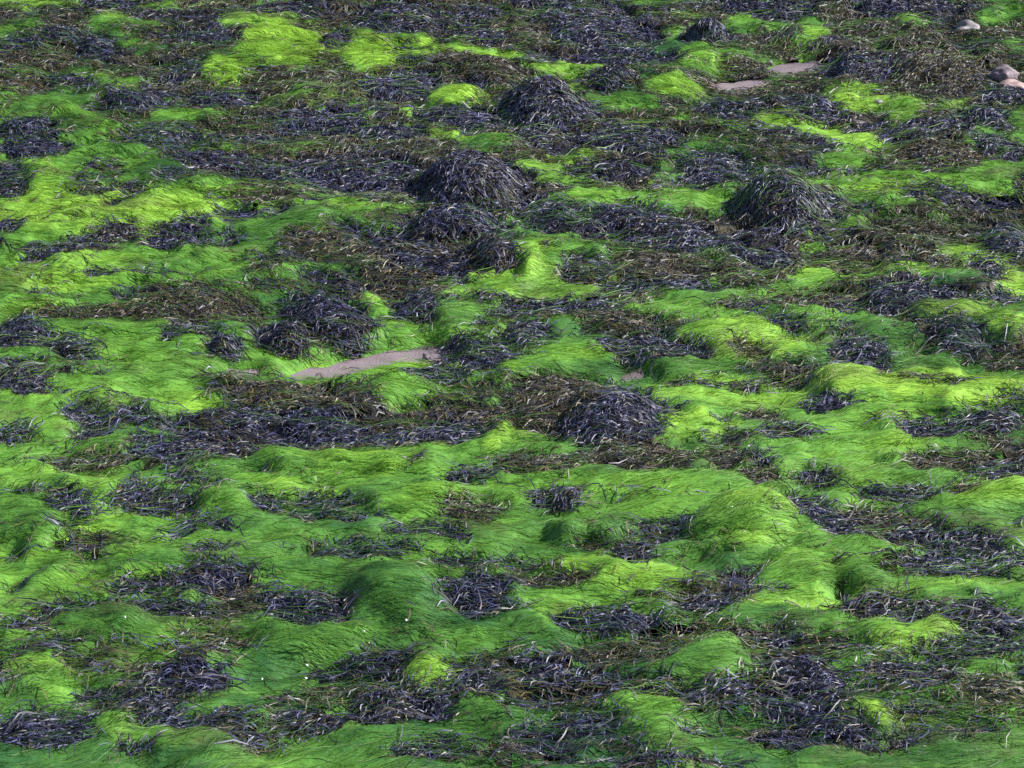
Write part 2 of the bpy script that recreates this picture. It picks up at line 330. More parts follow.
# loose ground cover that nobody could count: (kind, cx, cy, rx, ry, rot, value)
COVER = [
 ('M', 512, 60, 640, 125, 0, .36), ('M', 760, 200, 330, 70, 0, .43), ('M', 400, 190, 230, 50, 0, .28),
 ('M', 620, 300, 190, 45, 0, .45), ('M', 900, 262, 170, 55, 0, .5), ('M', 380, 270, 120, 40, 0, .4),
 ('M', 330, 425, 190, 38, 0, .35), ('M', 640, 690, 190, 40, 0, .4), ('M', 900, 700, 160, 60, 0, .6),
 ('M', 200, 700, 120, 30, 0, .5), ('M', 950, 470, 120, 40, 0, .5), ('M', 940, 590, 120, 20, 0, .6),
 ('M', 180, 300, 150, 6, 0, .5), ('M', 60, 105, 70, 22, 0, .5), ('M', 560, 330, 110, 30, 0, .5),
]
GREENS = [  # green lying between the upper clumps: cx, cy, rx, ry, rot, yellowness
 (30,12,46,9,0,.7),(14,40,30,10,0,.5),(110,22,16,4,0,.8),(172,14,22,5,0,.7),(250,30,22,8,0,.85),(440,40,20,7,0,.6),
 (421,57,8,10,0,.95),(488,61,46,5,3,.9),(90,84,34,5,12,.7),(118,95,24,5,8,.7),(60,115,60,12,0,.35),(190,127,42,8,6,.5),
 (105,172,60,15,10,.55),(120,50,30,10,0,.4),(100,225,120,22,0,.85),(60,285,80,16,0,.75),(190,275,60,14,0,.6),(570,72,42,7,0,.8),(575,88,12,6,0,.9),
 (700,58,14,6,0,.8),(735,60,22,5,0,.7),(648,7,32,7,0,.5),(712,131,42,6,14,.75),(640,138,30,4,0,.7),(545,180,36,9,0,.65),
 (605,105,40,10,0,.5),(640,112,35,6,0,.45),(820,42,16,9,0,.7),(812,50,12,5,0,.8),(912,30,24,7,-15,.65),(855,103,30,12,0,.85),(790,128,42,13,12,.85),
 (855,143,44,8,0,.8),(948,116,14,5,-15,.8),(1005,134,20,7,0,.75),(842,167,22,7,0,.6),(885,188,58,9,0,.6),(935,200,72,11,0,.65),
 (985,165,22,5,20,.4),(992,30,16,4,0,.7),(1012,58,10,6,0,.6),(300,107,34,5,-8,.6),(432,150,34,4,0,.75),(410,133,9,11,-30,.7),
 (350,215,50,9,0,.6),(600,212,40,9,0,.7),(560,195,30,6,0,.6),(690,206,40,8,0,.6),(840,235,40,10,0,.65),(700,300,60,6,0,.5),
 (480,290,60,12,0,.75),(560,292,60,8,0,.65),(500,312,20,6,0,.6),(700,320,60,7,0,.5),(550,365,60,9,0,.6),(965,265,14,16,40,.85),(1008,280,18,14,30,.9),
 (900,280,50,6,0,.7),(960,396,85,15,0,.95),(720,405,90,18,0,.65),(690,440,35,14,0,.85),(830,450,80,14,0,.65),(640,500,90,12,0,.6),
 (300,500,50,10,0,.8),(140,400,60,12,0,.65),(60,420,60,12,0,.6),(170,415,40,8,0,.7),(40,490,50,10,0,.6),(650,585,30,12,0,.85),(800,620,70,10,0,.7),
 (930,600,70,6,0,.7),(560,620,30,16,0,.55),(470,650,60,10,0,.4),(40,650,60,16,0,.5),(330,370,30,5,0,.7),(410,372,50,6,-5,.65),(130,380,90,12,0,.55)]
SAND = [(374,358,46,5,-10),(318,370,34,3,-10),(420,352,24,4,-4),(797,62,30,6,-3),(740,78,40,5,-5),(630,381,15,3,0),(240,376,16,3,0)]
SCRAPS = [  # loose dark wrack scraps: cx, cy, rx, ry, rot
 (33,20,11,4,0),(72,18,18,4,0),(162,111,12,5,0),(168,91,18,5,0),(118,213,14,4,-20),(175,195,20,6,0),(100,287,16,4,0),(155,283,16,4,0),
 (280,229,16,5,-15),(315,286,20,7,0),(235,231,22,6,0),(663,60,14,9,0),(546,60,18,6,0),(579,63,13,6,0),(708,95,11,4,0),(640,38,20,8,0),
 (865,133,20,5,-8),(850,317,14,5,0),(716,297,16,5,0),(1010,262,12,6,30),(103,427,10,4,20),(170,428,20,3,0),(13,563,11,3,0),(212,570,32,4,-8),
 (49,536,9,6,0),(45,500,36,4,0),(360,535,20,5,-14),(475,571,42,5,0),(530,570,26,5,0),(660,421,14,5,0),(717,434,9,4,0),(5,600,9,5,0),
 (130,765,26,8,0),(258,742,12,26,0),(335,672,20,6,0),(318,530,12,6,0),(940,727,15,6,0),(790,763,40,9,0),(1018,690,12,10,0),(870,766,50,7,0),
 (560,716,50,5,0),(390,196,40,5,0),(340,196,50,5,0),(865,213,20,8,0),(985,211,42,6,0),(1005,300,22,9,0),(225,250,26,5,0),(265,446,16,12,0),
 (340,240,20,5,0),(480,95,20,6,0),(690,190,20,5,0),(560,160,20,5,0),(170,553,14,4,0),(60,560,10,4,0),(260,760,20,6,0),(700,755,30,6,0),(650,700,20,5,0)]

# ------------------------------------------------------------------ the shore as a height field in metres
X0, X1, Y0, Y1 = -5.6, 5.6, 9.6, 28.6
DX, DY = 0.016, 0.024
gx = np.arange(X0, X1, DX); gy = np.arange(Y0, Y1, DY)
NX, NY = len(gx), len(gy)
GX, GY = np.meshgrid(gx, gy, indexing='ij')
BASE = 0.05 * fbm(GX * 0.5, GY * 0.4, 1, 3) + 0.035 * fbm(GX * 1.6, GY * 1.3, 4, 3)
# billows of the soft weed: rounded crests, sharp troughs
b1 = 1 - np.abs(fbm(GX * 1.45 + .4 * fbm(GX * 2, GY * 2, 31, 2), GY * 2.4, 8, 3, .55)) * 1.6
b2 = 1 - np.abs(fbm(GX * 4.4, GY * 5.4, 14, 2)) * 1.6
b3 = 1 - np.abs(fbm(GX * 1.7 + .5 * fbm(GX * 3, GY * 3, 37, 2), GY * 8.5, 18, 3)) * 1.8
BILLOW = 0.038 * b1 + 0.024 * b2 + .036 * b3 + .008 * fbm(GX * 10, GY * 13, 17, 2)
BILLOW += .018 * (1 - np.abs(fbm(GX * 2.6 + 1.2 * fbm(GX, GY, 47, 2), GY * 10 + 3.0 * fbm(GX * 1.3, GY * 1.1, 48, 3), 49, 2)) * 2)
H = np.zeros_like(BASE)
ID = np.full(BASE.shape, -1, np.int32)        # index into THINGS, -2 scraps, -3 sand, -1 cover
MIX = np.zeros_like(BASE)                      # share of brown cover
YEL = 0.44 + 0.30 * fbm(GX * .9, GY * .8, 21, 3) + .22 * fbm(GX * 4, GY * 3.2, 23, 3) - .10 * np.clip((14.5 - GY) / 3, 0, 1)   # hue of the green weed
EDGE = fbm(GX * 3.2, GY * 2.6, 41, 3, .6) * .55 + fbm(GX * 11, GY * 8, 44, 2) * .3
WX = GX + .09 * fbm(GX * 2.1, GY * 1.6, 101, 3, .6)
WY = GY + .16 * fbm(GX * 1.7, GY * 1.5, 107, 3, .6)

def sstep(t):
    t = np.clip(t, 0, 1)
    return t * t * (3 - 2 * t)

def local(el, squash=False):
    cx, cy, rx, ry, rot, f = el
    if squash and cy > 480: ry = ry * .8
    x, y, t = ground(cx, cy)
    s = t / F
    sth = CAM_H / math.hypot(CAM_H, y)
    Ryt = min(1.9 * ry, rx)
    Ry = (ry / sth) * (1 - f) + Ryt * f
    h = max(0.0, (2 * ry - sth * Ryt) / 0.93) * f * s * (.50 + .14 * (f > .94))
    Ry *= 1 + .45 * f
    base_py = cy + ry - Ry * sth
    x, y, t = ground(cx, base_py)
    s = t / F
    R = max(rx, Ry) * s * 1.9
    i0, i1 = max(0, int((x - R - X0) / DX)), min(NX, int((x + R - X0) / DX) + 1)
    Rd = max(rx * abs(math.sin(math.radians(rot))) / sth, Ry) * s * 1.9
    j0, j1 = max(0, int((y - Rd - Y0) / DY)), min(NY, int((y + Rd - Y0) / DY) + 1)
    sl = (slice(i0, i1), slice(j0, j1))
    u = (WX[sl] - x) / s
    v = -(WY[sl] - y) / s * sth
    a = math.radians(rot)
    uu, vv = u * math.cos(a) + v * math.sin(a), -u * math.sin(a) + v * math.cos(a)
    return sl, np.sqrt((uu / rx) ** 2 + (vv / (Ry * sth)) ** 2), h

for c in COVER:
    sl, d, h = local((c[1], c[2], c[3], c[4], c[5], 0))
    MIX[sl] = np.maximum(MIX[sl], (np.clip((1.15 - d + EDGE[sl] * .4) * 3, 0, 1)) * (1 - c[6]))
for c in GREENS:
    sl, d, h = local(c[:5] + (.1,))
    hi = c[1] < 150 and c[5] < .78
    m = np.clip(((1.08 if hi else 1.28) - d - EDGE[sl] * (.8 if hi else .5)) * (2.2 if hi else 4), 0, 1)
    MIX[sl] *= 1 - m * (.80 if hi else .93)
    YEL[sl] = YEL[sl] * (1 - m) + m * (c[5] + .18 * EDGE[sl])
RAISE = np.zeros_like(BASE)
order = sorted([(e[2] * e[3], k, e) for k, t in enumerate(THINGS) for e in t[3]], key=lambda q: -q[0])
for area, k, e in order:
    kind, val = THINGS[k][0], THINGS[k][4]
    sl, d, h = local(e, kind == 'D')
    if kind == 'G': h *= .85
    lump = 1 + (.38 if e[5] < .9 else .26) * EDGE[sl]
    bump = h * lump * (.45 * np.clip(1 - np.clip(d / 1.12, 0, 1) ** 2, 0, 1) + .55 * sstep((1.12 - d) / .85)) + 0.015 * np.clip((1.1 - d) * 3, 0, 1)
    RAISE[sl] = np.maximum(RAISE[sl], bump) + .25 * np.minimum(RAISE[sl], bump)
    m = d + EDGE[sl] * .45 < ((1.03 if e[1] < 480 else .97) if kind == 'D' else 1.0)
    sub = ID[sl]; sub[m] = k
    if kind == 'G':
        w = np.clip((1.1 - d) * 4, 0, 1)
        YEL[sl] = YEL[sl] * (1 - w) + w * (val + .12 * EDGE[sl])
for c in SCRAPS:
    sl, d, h = local(c + (.4,))
    m = d + EDGE[sl] * .4 < 1.0
    sub = ID[sl]; sub[m] = -2
    RAISE[sl] = np.maximum(RAISE[sl], h * .8 * np.clip(1 - d * d, 0, 1))
FLAT = np.zeros_like(BASE)
for c in SAND:
    sl, d, h = local(c + (0,))
    m = d + EDGE[sl] * .2 < 1.0
    sub = ID[sl]; sub[m] = -3
    sl, d, h = local((c[0], c[1] + 6, c[2] * 1.15 + 6, c[3] * 1.5 + 9, c[4], 0))
    FLAT[sl] = np.maximum(FLAT[sl], np.clip((1.35 - d) * 2, 0, 1) * (1 if c[2] > 20 else .6))
YEL = np.clip(YEL + .26 * fbm(GX * 2.2 + .6 * EDGE, GY * 8, 141, 3, .6), 0, 1)
isg = np.zeros(BASE.shape)
kinds = np.array([0 if t[0] == 'G' else (1 if t[0] == 'D' else 2) for t in THINGS] + [-3, -2, -1])  # negative ids index from the end
KIND = kinds[ID]          # 0 green, 1 dark, 2 brown, -1 cover, -2 scraps, -3 sand
SOFT = np.where((KIND == 0) | (KIND == -1), 1.0, .35)
for _ in range(3):
    SOFT[1:-1, 1:-1] = (SOFT[1:-1, 1:-1] * 2 + SOFT[2:, 1:-1] + SOFT[:-2, 1:-1] + SOFT[1:-1, 2:] + SOFT[1:-1, :-2]) / 6
H = BASE + (RAISE + BILLOW * SOFT) * (1 - FLAT) - .01 * FLAT
del BILLOW, b1, b2

GRX, GRY = np.gradient(H, DX, DY)

def samp(A, x, y):
    fx = np.clip((x - X0) / DX, 0, NX - 1.001); fy = np.clip((y - Y0) / DY, 0, NY - 1.001)
    i, j = fx.astype(int), fy.astype(int)
    a, b = fx - i, fy - j
    return (A[i, j] * (1 - a) + A[i + 1, j] * a) * (1 - b) + (A[i, j + 1] * (1 - a) + A[i + 1, j + 1] * a) * b

def blur(A, n):
    A = A.copy()
    for _ in range(n):
        A[1:-1, 1:-1] = (A[2:, 1:-1] + A[:-2, 1:-1] + A[1:-1, 2:] + A[1:-1, :-2] + 2 * A[1:-1, 1:-1]) / 6
    return A
SGX, SGY = blur(GRX, 6), blur(GRY, 6)
SANDF = (KIND == -3).astype(float)
SANDB = blur(SANDF, 8)

# ------------------------------------------------------------------ materials
def nmat(name):
    m = bpy.data.materials.new(name); m.use_nodes = True
    nt = m.node_tree
    return m, nt, nt.nodes['Principled BSDF'], nt.nodes['Material Output']

def weed_material(name, rough, spec, transl, sheen_noise=0.0, bump=0.0, bscale=60):
    m, nt, p, out = nmat(name)
    at = nt.nodes.new('ShaderNodeAttribute'); at.attribute_name = 'tint'
    nt.links.new(at.outputs['Color'], p.inputs['Base Color'])
    p.inputs['Roughness'].default_value = rough
    p.inputs['Specular IOR Level'].default_value = spec
    if sheen_noise:
        tc = nt.nodes.new('ShaderNodeNewGeometry')
        nz = nt.nodes.new('ShaderNodeTexNoise'); nz.inputs['Scale'].default_value = 25
        nt.links.new(tc.outputs['Position'], nz.inputs['Vector'])
        mr = nt.nodes.new('ShaderNodeMapRange')
        mr.inputs['To Min'].default_value = rough - sheen_noise; mr.inputs['To Max'].default_value = rough + sheen_noise
        nt.links.new(nz.outputs[0], mr.inputs['Value']); nt.links.new(mr.outputs[0], p.inputs['Roughness'])
    if bump:
        tc = nt.nodes.new('ShaderNodeNewGeometry')
        mp = nt.nodes.new('ShaderNodeMapping'); mp.inputs['Scale'].default_value = (.35, 1, 1)
        nt.links.new(tc.outputs['Position'], mp.inputs['Vector'])
        nz = nt.nodes.new('ShaderNodeTexNoise'); nz.inputs['Scale'].default_value = bscale; nz.inputs['Detail'].default_value = 4
        nt.links.new(mp.outputs[0], nz.inputs['Vector'])
        bp = nt.nodes.new('ShaderNodeBump'); bp.inputs['Strength'].default_value = bump; bp.inputs['Distance'].default_value = .02
        nt.links.new(nz.outputs[0], bp.inputs['Height']); nt.links.new(bp.outputs[0], p.inputs['Normal'])
    if transl:
        tr = nt.nodes.new('ShaderNodeBsdfTranslucent')
        nt.links.new(at.outputs['Color'], tr.inputs['Color'])
        mx = nt.nodes.new('ShaderNodeMixShader'); mx.inputs[0].default_value = transl
        nt.links.new(p.outputs[0], mx.inputs[1]); nt.links.new(tr.outputs[0], mx.inputs[2])
        nt.links.new(mx.outputs[0], out.inputs['Surface'])
    return m

M_FROND = weed_material('wet_wrack', .5, .5, 0, .08)
M_BED = weed_material('wrack_bed', .6, .3, 0, 0, .8, 45)
M_GREEN = weed_material('green_thread_weed', .5, .3, .36)
M_GMAT = weed_material('green_weed_mat', .6, .2, 0, 0, .7, 60)

def sand_material():
    m, nt, p, out = nmat('wet_sand')
    at = nt.nodes.new('ShaderNodeAttribute'); at.attribute_name = 'tint'
    g = nt.nodes.new('ShaderNodeNewGeometry')
    n1 = nt.nodes.new('ShaderNodeTexNoise'); n1.inputs['Scale'].default_value = 90; n1.inputs['Detail'].default_value = 5
    n2 = nt.nodes.new('ShaderNodeTexNoise'); n2.inputs['Scale'].default_value = 7; n2.inputs['Detail'].default_value = 4
    for n in (n1, n2): nt.links.new(g.outputs['Position'], n.inputs['Vector'])
    add = nt.nodes.new('ShaderNodeMath'); add.operation = 'ADD'
    nt.links.new(n1.outputs[0], add.inputs[0]); nt.links.new(n2.outputs[0], add.inputs[1])
    mr = nt.nodes.new('ShaderNodeMapRange'); mr.inputs['From Min'].default_value = .6; mr.inputs['From Max'].default_value = 1.4
    mr.inputs['To Min'].default_value = .65; mr.inputs['To Max'].default_value = 1.25
    nt.links.new(add.outputs[0], mr.inputs['Value'])
    mul = nt.nodes.new('ShaderNodeVectorMath'); mul.operation = 'SCALE'
    nt.links.new(at.outputs['Color'], mul.inputs[0]); nt.links.new(mr.outputs[0], mul.inputs['Scale'])
    nt.links.new(mul.outputs[0], p.inputs['Base Color'])
    p.inputs['Roughness'].default_value = .7
    bp = nt.nodes.new('ShaderNodeBump'); bp.inputs['Strength'].default_value = .5; bp.inputs['Distance'].default_value = .01
    nt.links.new(add.outputs[0], bp.inputs['Height']); nt.links.new(bp.outputs[0], p.inputs['Normal'])
    return m
M_SAND = sand_material()

def stone_material(name, c1, c2):
    m, nt, p, out = nmat(name)
    tc = nt.nodes.new('ShaderNodeTexCoord')
    nz = nt.nodes.new('ShaderNodeTexNoise'); nz.inputs['Scale'].default_value = 14; nz.inputs['Detail'].default_value = 8
    nt.links.new(tc.outputs['Object'], nz.inputs['Vector'])
    cr = nt.nodes.new('ShaderNodeValToRGB')
    cr.color_ramp.elements[0].position = .35; cr.color_ramp.elements[0].color = c1 + (1,)
    cr.color_ramp.elements[1].position = .65; cr.color_ramp.elements[1].color = c2 + (1,)
    nt.links.new(nz.outputs[0], cr.inputs[0]); nt.links.new(cr.outputs[0], p.inputs['Base Color'])
    p.inputs['Roughness'].default_value = .65
    bp = nt.nodes.new('ShaderNodeBump'); bp.inputs['Strength'].default_value = .35; bp.inputs['Distance'].default_value = .02
    nt.links.new(nz.outputs[0], bp.inputs['Height']); nt.links.new(bp.outputs[0], p.inputs['Normal'])
    return m

# ------------------------------------------------------------------ mesh helpers
def mesh_np(name, V, Fq, mat, tint=None, parent=None, smooth=True, loc=None):
    """V (n,3), Fq (m,4); origin moved to loc (parts: relative to the parent's base)"""
    me = bpy.data.meshes.new(name)
    V = np.asarray(V, np.float32)
    if loc is not None: V = V - np.array(loc, np.float32)
    n, m = len(V), len(Fq)
    me.vertices.add(n); me.vertices.foreach_set('co', V.ravel())
    me.loops.add(m * 4); me.loops.foreach_set('vertex_index', np.asarray(Fq, np.int32).ravel())
    me.polygons.add(m)
    me.polygons.foreach_set('loop_start', np.arange(0, m * 4, 4, dtype=np.int32))
    me.polygons.foreach_set('loop_total', np.full(m, 4, np.int32))
    me.update(calc_edges=True)
    me.polygons.foreach_set('use_smooth', np.full(m, smooth, bool))
    if tint is not None:
        a = me.attributes.new('tint', 'FLOAT_COLOR', 'POINT')
        c = np.ones((n, 4), np.float32); c[:, :3] = tint
        a.data.foreach_set('color', c.ravel())
    me.materials.append(mat)
    o = bpy.data.objects.new(name, me); col.objects.link(o)
    if parent is not None: o.parent = parent
    elif loc is not None: o.location = loc
    return o

def ribbons(P, width, twist, tint, taper=(.55, 1, 1, .75, .25)):
    """P (n,k,3) centre lines -> ribbon strips"""
    n, k, _ = P.shape
    T = np.gradient(P, axis=1)
    T /= np.linalg.norm(T, axis=2, keepdims=True) + 1e-9
    up = np.array([0, 0, 1.0])
    S = np.cross(T, up); S /= np.linalg.norm(S, axis=2, keepdims=True) + 1e-6
    N = np.cross(S, T)
    c, s = np.cos(twist)[..., None], np.sin(twist)[..., None]
    if c.ndim == 2: c, s = c[:, None], s[:, None]
    A = S * c + N * s
    tp = np.interp(np.linspace(0, 1, k), np.linspace(0, 1, len(taper)), taper)
    A = A * (width[:, None] * tp[None, :] * .5)[..., None]
    V = np.stack([P - A, P + A], 2).reshape(-1, 3)
    i = (np.arange(n)[:, None] * (2 * k) + np.arange(k - 1)[None, :] * 2).ravel()
    Fq = np.stack([i, i + 1, i + 3, i + 2], 1)
    tc = np.repeat(tint[:, None, :], 2 * k, 1).reshape(-1, 3) if tint.ndim == 2 else np.repeat(tint, 2, 1).reshape(-1, 3)
    return V, Fq, tc

# frame membership: only what the view, or a step aside, could see
def seen(x, y, z, mx=150, my=70):
    px, py = project(x, y, z)
    return (px > -mx) & (px < W + mx) & (py > -my) & (py < HPX + my)

def seeds(mask_idx, density):
    """random points in the given cells"""
    i, j = mask_idx
    n = int(len(i) * DX * DY * density)
    if n <= 0: return np.zeros(0), np.zeros(0)
    q = rng.integers(0, len(i), n)
    return gx[i[q]] + rng.random(n) * DX, gy[j[q]] + rng.random(n) * DY

def walk(x, y, ang, length, k, curl, slope_pull, lift0, lift1, arch, wig=0.0, flow_follow=0.0):
    """lay a strand along the surface from x,y: returns centre line (n,k,3)"""
    n = len(x)
    P = np.zeros((n, k, 3))
    st = length / (k - 1)
    a = ang.copy()
    for q in range(k):
        t = q / (k - 1)
        z = samp(H, x, y) + lift0 + (lift1 - lift0) * t + arch * math.sin(math.pi * min(1, t * 1.1))
        P[:, q, 0], P[:, q, 1], P[:, q, 2] = x, y, z
        hx, hy = -samp(SGX, x, y), -samp(SGY, x, y)
        dx, dy = np.cos(a) + slope_pull * hx, np.sin(a) + slope_pull * hy
        if flow_follow is not 0.0:
            fa = flow_angle(x, y)
            dx += flow_follow * np.cos(fa); dy += flow_follow * np.sin(fa)
        l = np.hypot(dx, dy) + 1e-6
        g2 = hx * dx / l + hy * dy / l
        s = st / np.sqrt(1 + np.minimum(g2 * g2, 4))
        x = x + dx / l * s; y = y + dy / l * s
        a = a + curl + (rng.random(n) - .5) * wig
    return P

def flow_angle(x, y):
    return 0.12 + .75 * fbm(x * .8, y * .7, 61, 2) + .5 * fbm(x * 4.5, y * 4.5, 67, 2)

def greens(yel, n, jit=.07, gx_=None, gy_=None):
    y = np.clip(yel + rng.normal(0, jit, n), 0, 1.1)[:, None]
    deep, mid, bright = np.array([.022, .085, .020]), np.array([.105, .250, .030]), np.array([.275, .46, .045])
    c = np.where(y < .5, deep + (mid - deep) * (y / .5), mid + (bright - mid) * ((y - .5) / .5))
    if gx_ is not None:
        dirt_shade = np.clip(fbm(gx_ * 2.6, gy_ * 5.0, 131, 4, .6) * 2.4 - .42, 0, .7)[:, None] * (.4 + .6 * rng.random((n, 1)))  # olive dirt patches, also painting in small shadows among the green
        c = c * (1 - dirt_shade) + np.array([.070, .072, .030]) * dirt_shade
    return c * (0.91 + .18 * rng.random((n, 1)))

def wrack_tint(kind, n, x, y):
    r = rng.random((n, 1))
    pn = (fbm(x * 2.2, y * 2.2, 91, 2) * .5 + .5)[:, None]
    if kind == 'D':
        c = np.array([.004, .004, .008]) * (1 - r ** 2.6) + np.array([.086, .088, .195]) * r ** 2.6  # lavender end paints the blue sky sheen into the frond colour
        c = np.where(rng.random((n, 1)) < .08 + .9 * np.clip(pn - .45, 0, 1), np.array([.075, .056, .026]) * (.2 + .9 * r), c)
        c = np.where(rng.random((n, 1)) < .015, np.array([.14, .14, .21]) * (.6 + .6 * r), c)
    else:
        c = np.array([.014, .011, .006]) * (1 - r) + np.array([.098, .076, .032]) * r
        c = np.where(rng.random((n, 1)) < .22 * pn, np.array([.13, .115, .025]) * (.5 + .6 * r), c)
        c = np.where(rng.random((n, 1)) < .28, np.array([.045, .044, .066]) * (.4 + r), c)
        c = np.where(rng.random((n, 1)) < .008, np.array([.15, .12, .09]), c)
    return c

def fronds(x, y, kind, lenf=1.0, K=4):
    x, y = np.repeat(x[::2], 2), np.repeat(y[::2], 2)      # fronds fork: two blades leave each base
    n = len(x)
    pair = np.tile([-1., 1.], n // 2)
    length = np.clip(.062 * np.exp(rng.normal(0, .42, n)), .025, .19) * lenf
    width = rng.uniform(.0030, .0064, n) * (1 + np.clip((y - 14) / 14, 0, 1) * .35)
    ang = flow_angle(x, y) + 1.1 * fbm(x * 5, y * 4, 83, 2) + np.repeat(rng.normal(0, .6, n // 2) + np.where(rng.random(n // 2) < .5, math.pi, 0), 2) + pair * rng.uniform(.05, .5, n)
    P = walk(x, y, ang, length, K, rng.normal(0, .5, n), .9, rng.uniform(.003, .026, n), rng.uniform(.002, .024, n), rng.uniform(0, .016, n), .5)
    ok = (samp(SANDF, P[:, :, 0].ravel(), P[:, :, 1].ravel()).reshape(n, -1).max(1) < .5) | (rng.random(n) < .2)
    P, width, x, y, n = P[ok], width[ok], x[ok], y[ok], int(ok.sum())
    tw = rng.normal(0, .6, n)[:, None] + np.cumsum(rng.normal(0, .35, (n, K)), 1)
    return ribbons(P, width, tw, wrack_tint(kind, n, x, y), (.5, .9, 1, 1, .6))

def threads(x, y, yel, lenf=1.0, lift=1.0, over=0.0, K=5):
    if len(x) == 0: return np.zeros((0, 3)), np.zeros((0, 4), int), np.zeros((0, 3))
    n = len(x)
    length = rng.uniform(.12, .34, n) * lenf
    width = rng.uniform(.0011, .0028, n) * (1 + np.clip((y - 13) / 13, 0, 1) * .6)
    ang = flow_angle(x, y) + rng.normal(0, .36, n)
    P = walk(x, y, ang, length, K, rng.normal(0, .10, n), .7, over * rng.random(n) + rng.uniform(.001, .011, n) * lift, over * rng.random(n) + rng.uniform(.001, .007, n) * lift, rng.uniform(0, .005, n) * lift, .25, .6)
    if n == 0: return np.zeros((0, 3)), np.zeros((0, 4), int), np.zeros((0, 3))
    onsand = samp(SANDF, P[:, 1:, 0].ravel(), P[:, 1:, 1].ravel()).reshape(n, -1).max(1) > .3
    if onsand.any():
        P2 = walk(x[onsand], y[onsand], ang[onsand], length[onsand] * .3, K, np.zeros(onsand.sum()), 1., np.full(onsand.sum(), .004), np.full(onsand.sum(), .004), np.full(onsand.sum(), .004), .25)
        P[onsand] = P2
    onsand = samp(SANDF, P[:, 1:, 0].ravel(), P[:, 1:, 1].ravel()).reshape(n, -1).max(1) > .5
    ok = ~onsand | (rng.random(n) < .06)
    P, width, n, yel, x, y = P[ok], width[ok], int(ok.sum()), yel[ok], x[ok], y[ok]
    return ribbons(P, width, rng.normal(0, .5, n), greens(yel, n, .08, x, y), (.6, 1, 1, .8, .3))

def mat_sheet(mask, dz, stepx=2, stepy=2, full=False):
    """a sheet over the marked cells of the shore, dz above it"""
    m = mask[::stepx, ::stepy]
    hx = H[::stepx, ::stepy]
    nx, ny = m.shape
    q = m[:-1, :-1] | m[1:, :-1] | m[:-1, 1:] | m[1:, 1:]
    if full: q = m[:-1, :-1] & m[1:, :-1] & m[:-1, 1:] & m[1:, 1:]
    i, j = np.nonzero(q)
    if len(i) == 0: return None
    a = i * ny + j
    Fq = np.stack([a, a + ny, a + ny + 1, a + 1], 1)
    u, inv = np.unique(Fq, return_inverse=True)
    ui, uj = u // ny, u % ny
    x, y = gx[::stepx][ui], gy[::stepy][uj]
    V = np.stack([x, y, hx[ui, uj] + dz - .03 * np.clip(samp(SANDB, x, y) * 2.5, 0, 1) + .008 * fbm(x * 30, y * 22, 77, 2)], 1)
    return V, inv.reshape(Fq.shape), x, y

def tag(o, label=None, cat=None, group=None, kind=None):
    if label: o['label'] = label
    if cat: o['category'] = cat
    if group: o['group'] = group
    if kind: o['kind'] = kind
    return o

VIS = seen(GX, GY, H)
CORE = seen(GX, GY, H, 20, 20)

# ------------------------------------------------------------------ ground: one sheet to the horizon
def spread(lo, hi, step, far):
    core = list(np.arange(lo, hi + 1e-6, step)); s, p, out = step, core[-1], []
    while p < far: s *= 1.35; p += s; out.append(p)
    s, p, left = step, core[0], []
    while p > -far: s *= 1.35; p -= s; left.append(p)
    return np.array(left[::-1] + core + out)
ex, ey = spread(X0, X1, .09, 900), spread(Y0, Y1, .12, 900)
EX, EY = np.meshgrid(ex, ey, indexing='ij')
inside = (EX >= X0) & (EX <= X1 - DX) & (EY >= Y0) & (EY <= Y1 - DY)
EZ = np.where(inside, samp(H, EX, EY), .05 * fbm(EX * .5, EY * .4, 1, 3) + .03)
sandness = np.where(inside, samp((KIND == -3).astype(float), EX, EY), 0)
EZ = EZ - np.where(np.where(inside, samp(SANDB, EX, EY), 0) > .01, .012, .045)
n1 = fbm(EX * .9, EY * .7, 3, 4)[..., None]
weedy = np.where(n1 > .1, np.array([.07, .20, .015]), np.array([.035, .028, .022]))
near = np.where(inside, samp(blur((KIND == -3).astype(float), 8), EX, EY), 0)
silt = np.array([.030, .026, .018]) * (1 + .5 * n1)
ecol = np.where(inside[..., None], np.where(near[..., None] > .02, np.array([.180, .140, .146]), silt), weedy)
ny = len(ey)
ii, jj = np.meshgrid(np.arange(len(ex) - 1), np.arange(ny - 1), indexing='ij')
a = (ii * ny + jj).ravel()
gr = mesh_np('ground', np.stack([EX, EY, EZ], 2).reshape(-1, 3), np.stack([a, a + ny, a + ny + 1, a + 1], 1), M_SAND, ecol.reshape(-1, 3))
tag(gr, 'pinkish grey wet sand showing between the seaweed', kind='structure')

# ------------------------------------------------------------------ uncounted cover: green carpet, brown cover, scraps
is_cover = KIND == -1
streak = fbm(GX * 1.5 + .3 * EDGE, GY * 5.2 + .2 * fbm(GX * 2, GY * 2, 57, 2), 55, 3)
browncell = is_cover & ((MIX + .42 * fbm(GX * 2.6, GY * 2.2, 52, 3) + .12 * EDGE > .52) | (streak - .30 * (YEL - .5) > .36))
greencell = is_cover & ~browncell
scrapcell = KIND == -2
WPROX = blur(((KIND == 1) | (KIND == 2) | browncell | scrapcell).astype(float), 22)   # 1 deep in wrack, 0 far from it

r = mat_sheet(VIS & greencell, .004)
V, Fq, x, y = r
yl = samp(YEL, x, y)
gm = mesh_np('green_weed_carpet', V, Fq, M_GMAT, greens(yl - .12, len(x), .03, x, y))
tag(gm, 'soft green thread weed carpet lying between all the clumps', 'seaweed', kind='stuff')
gi = np.nonzero(VIS & greencell)
parts = []
x, y = seeds(gi, 1600)
parts.append(threads(x, y, samp(YEL, x, y), .9))
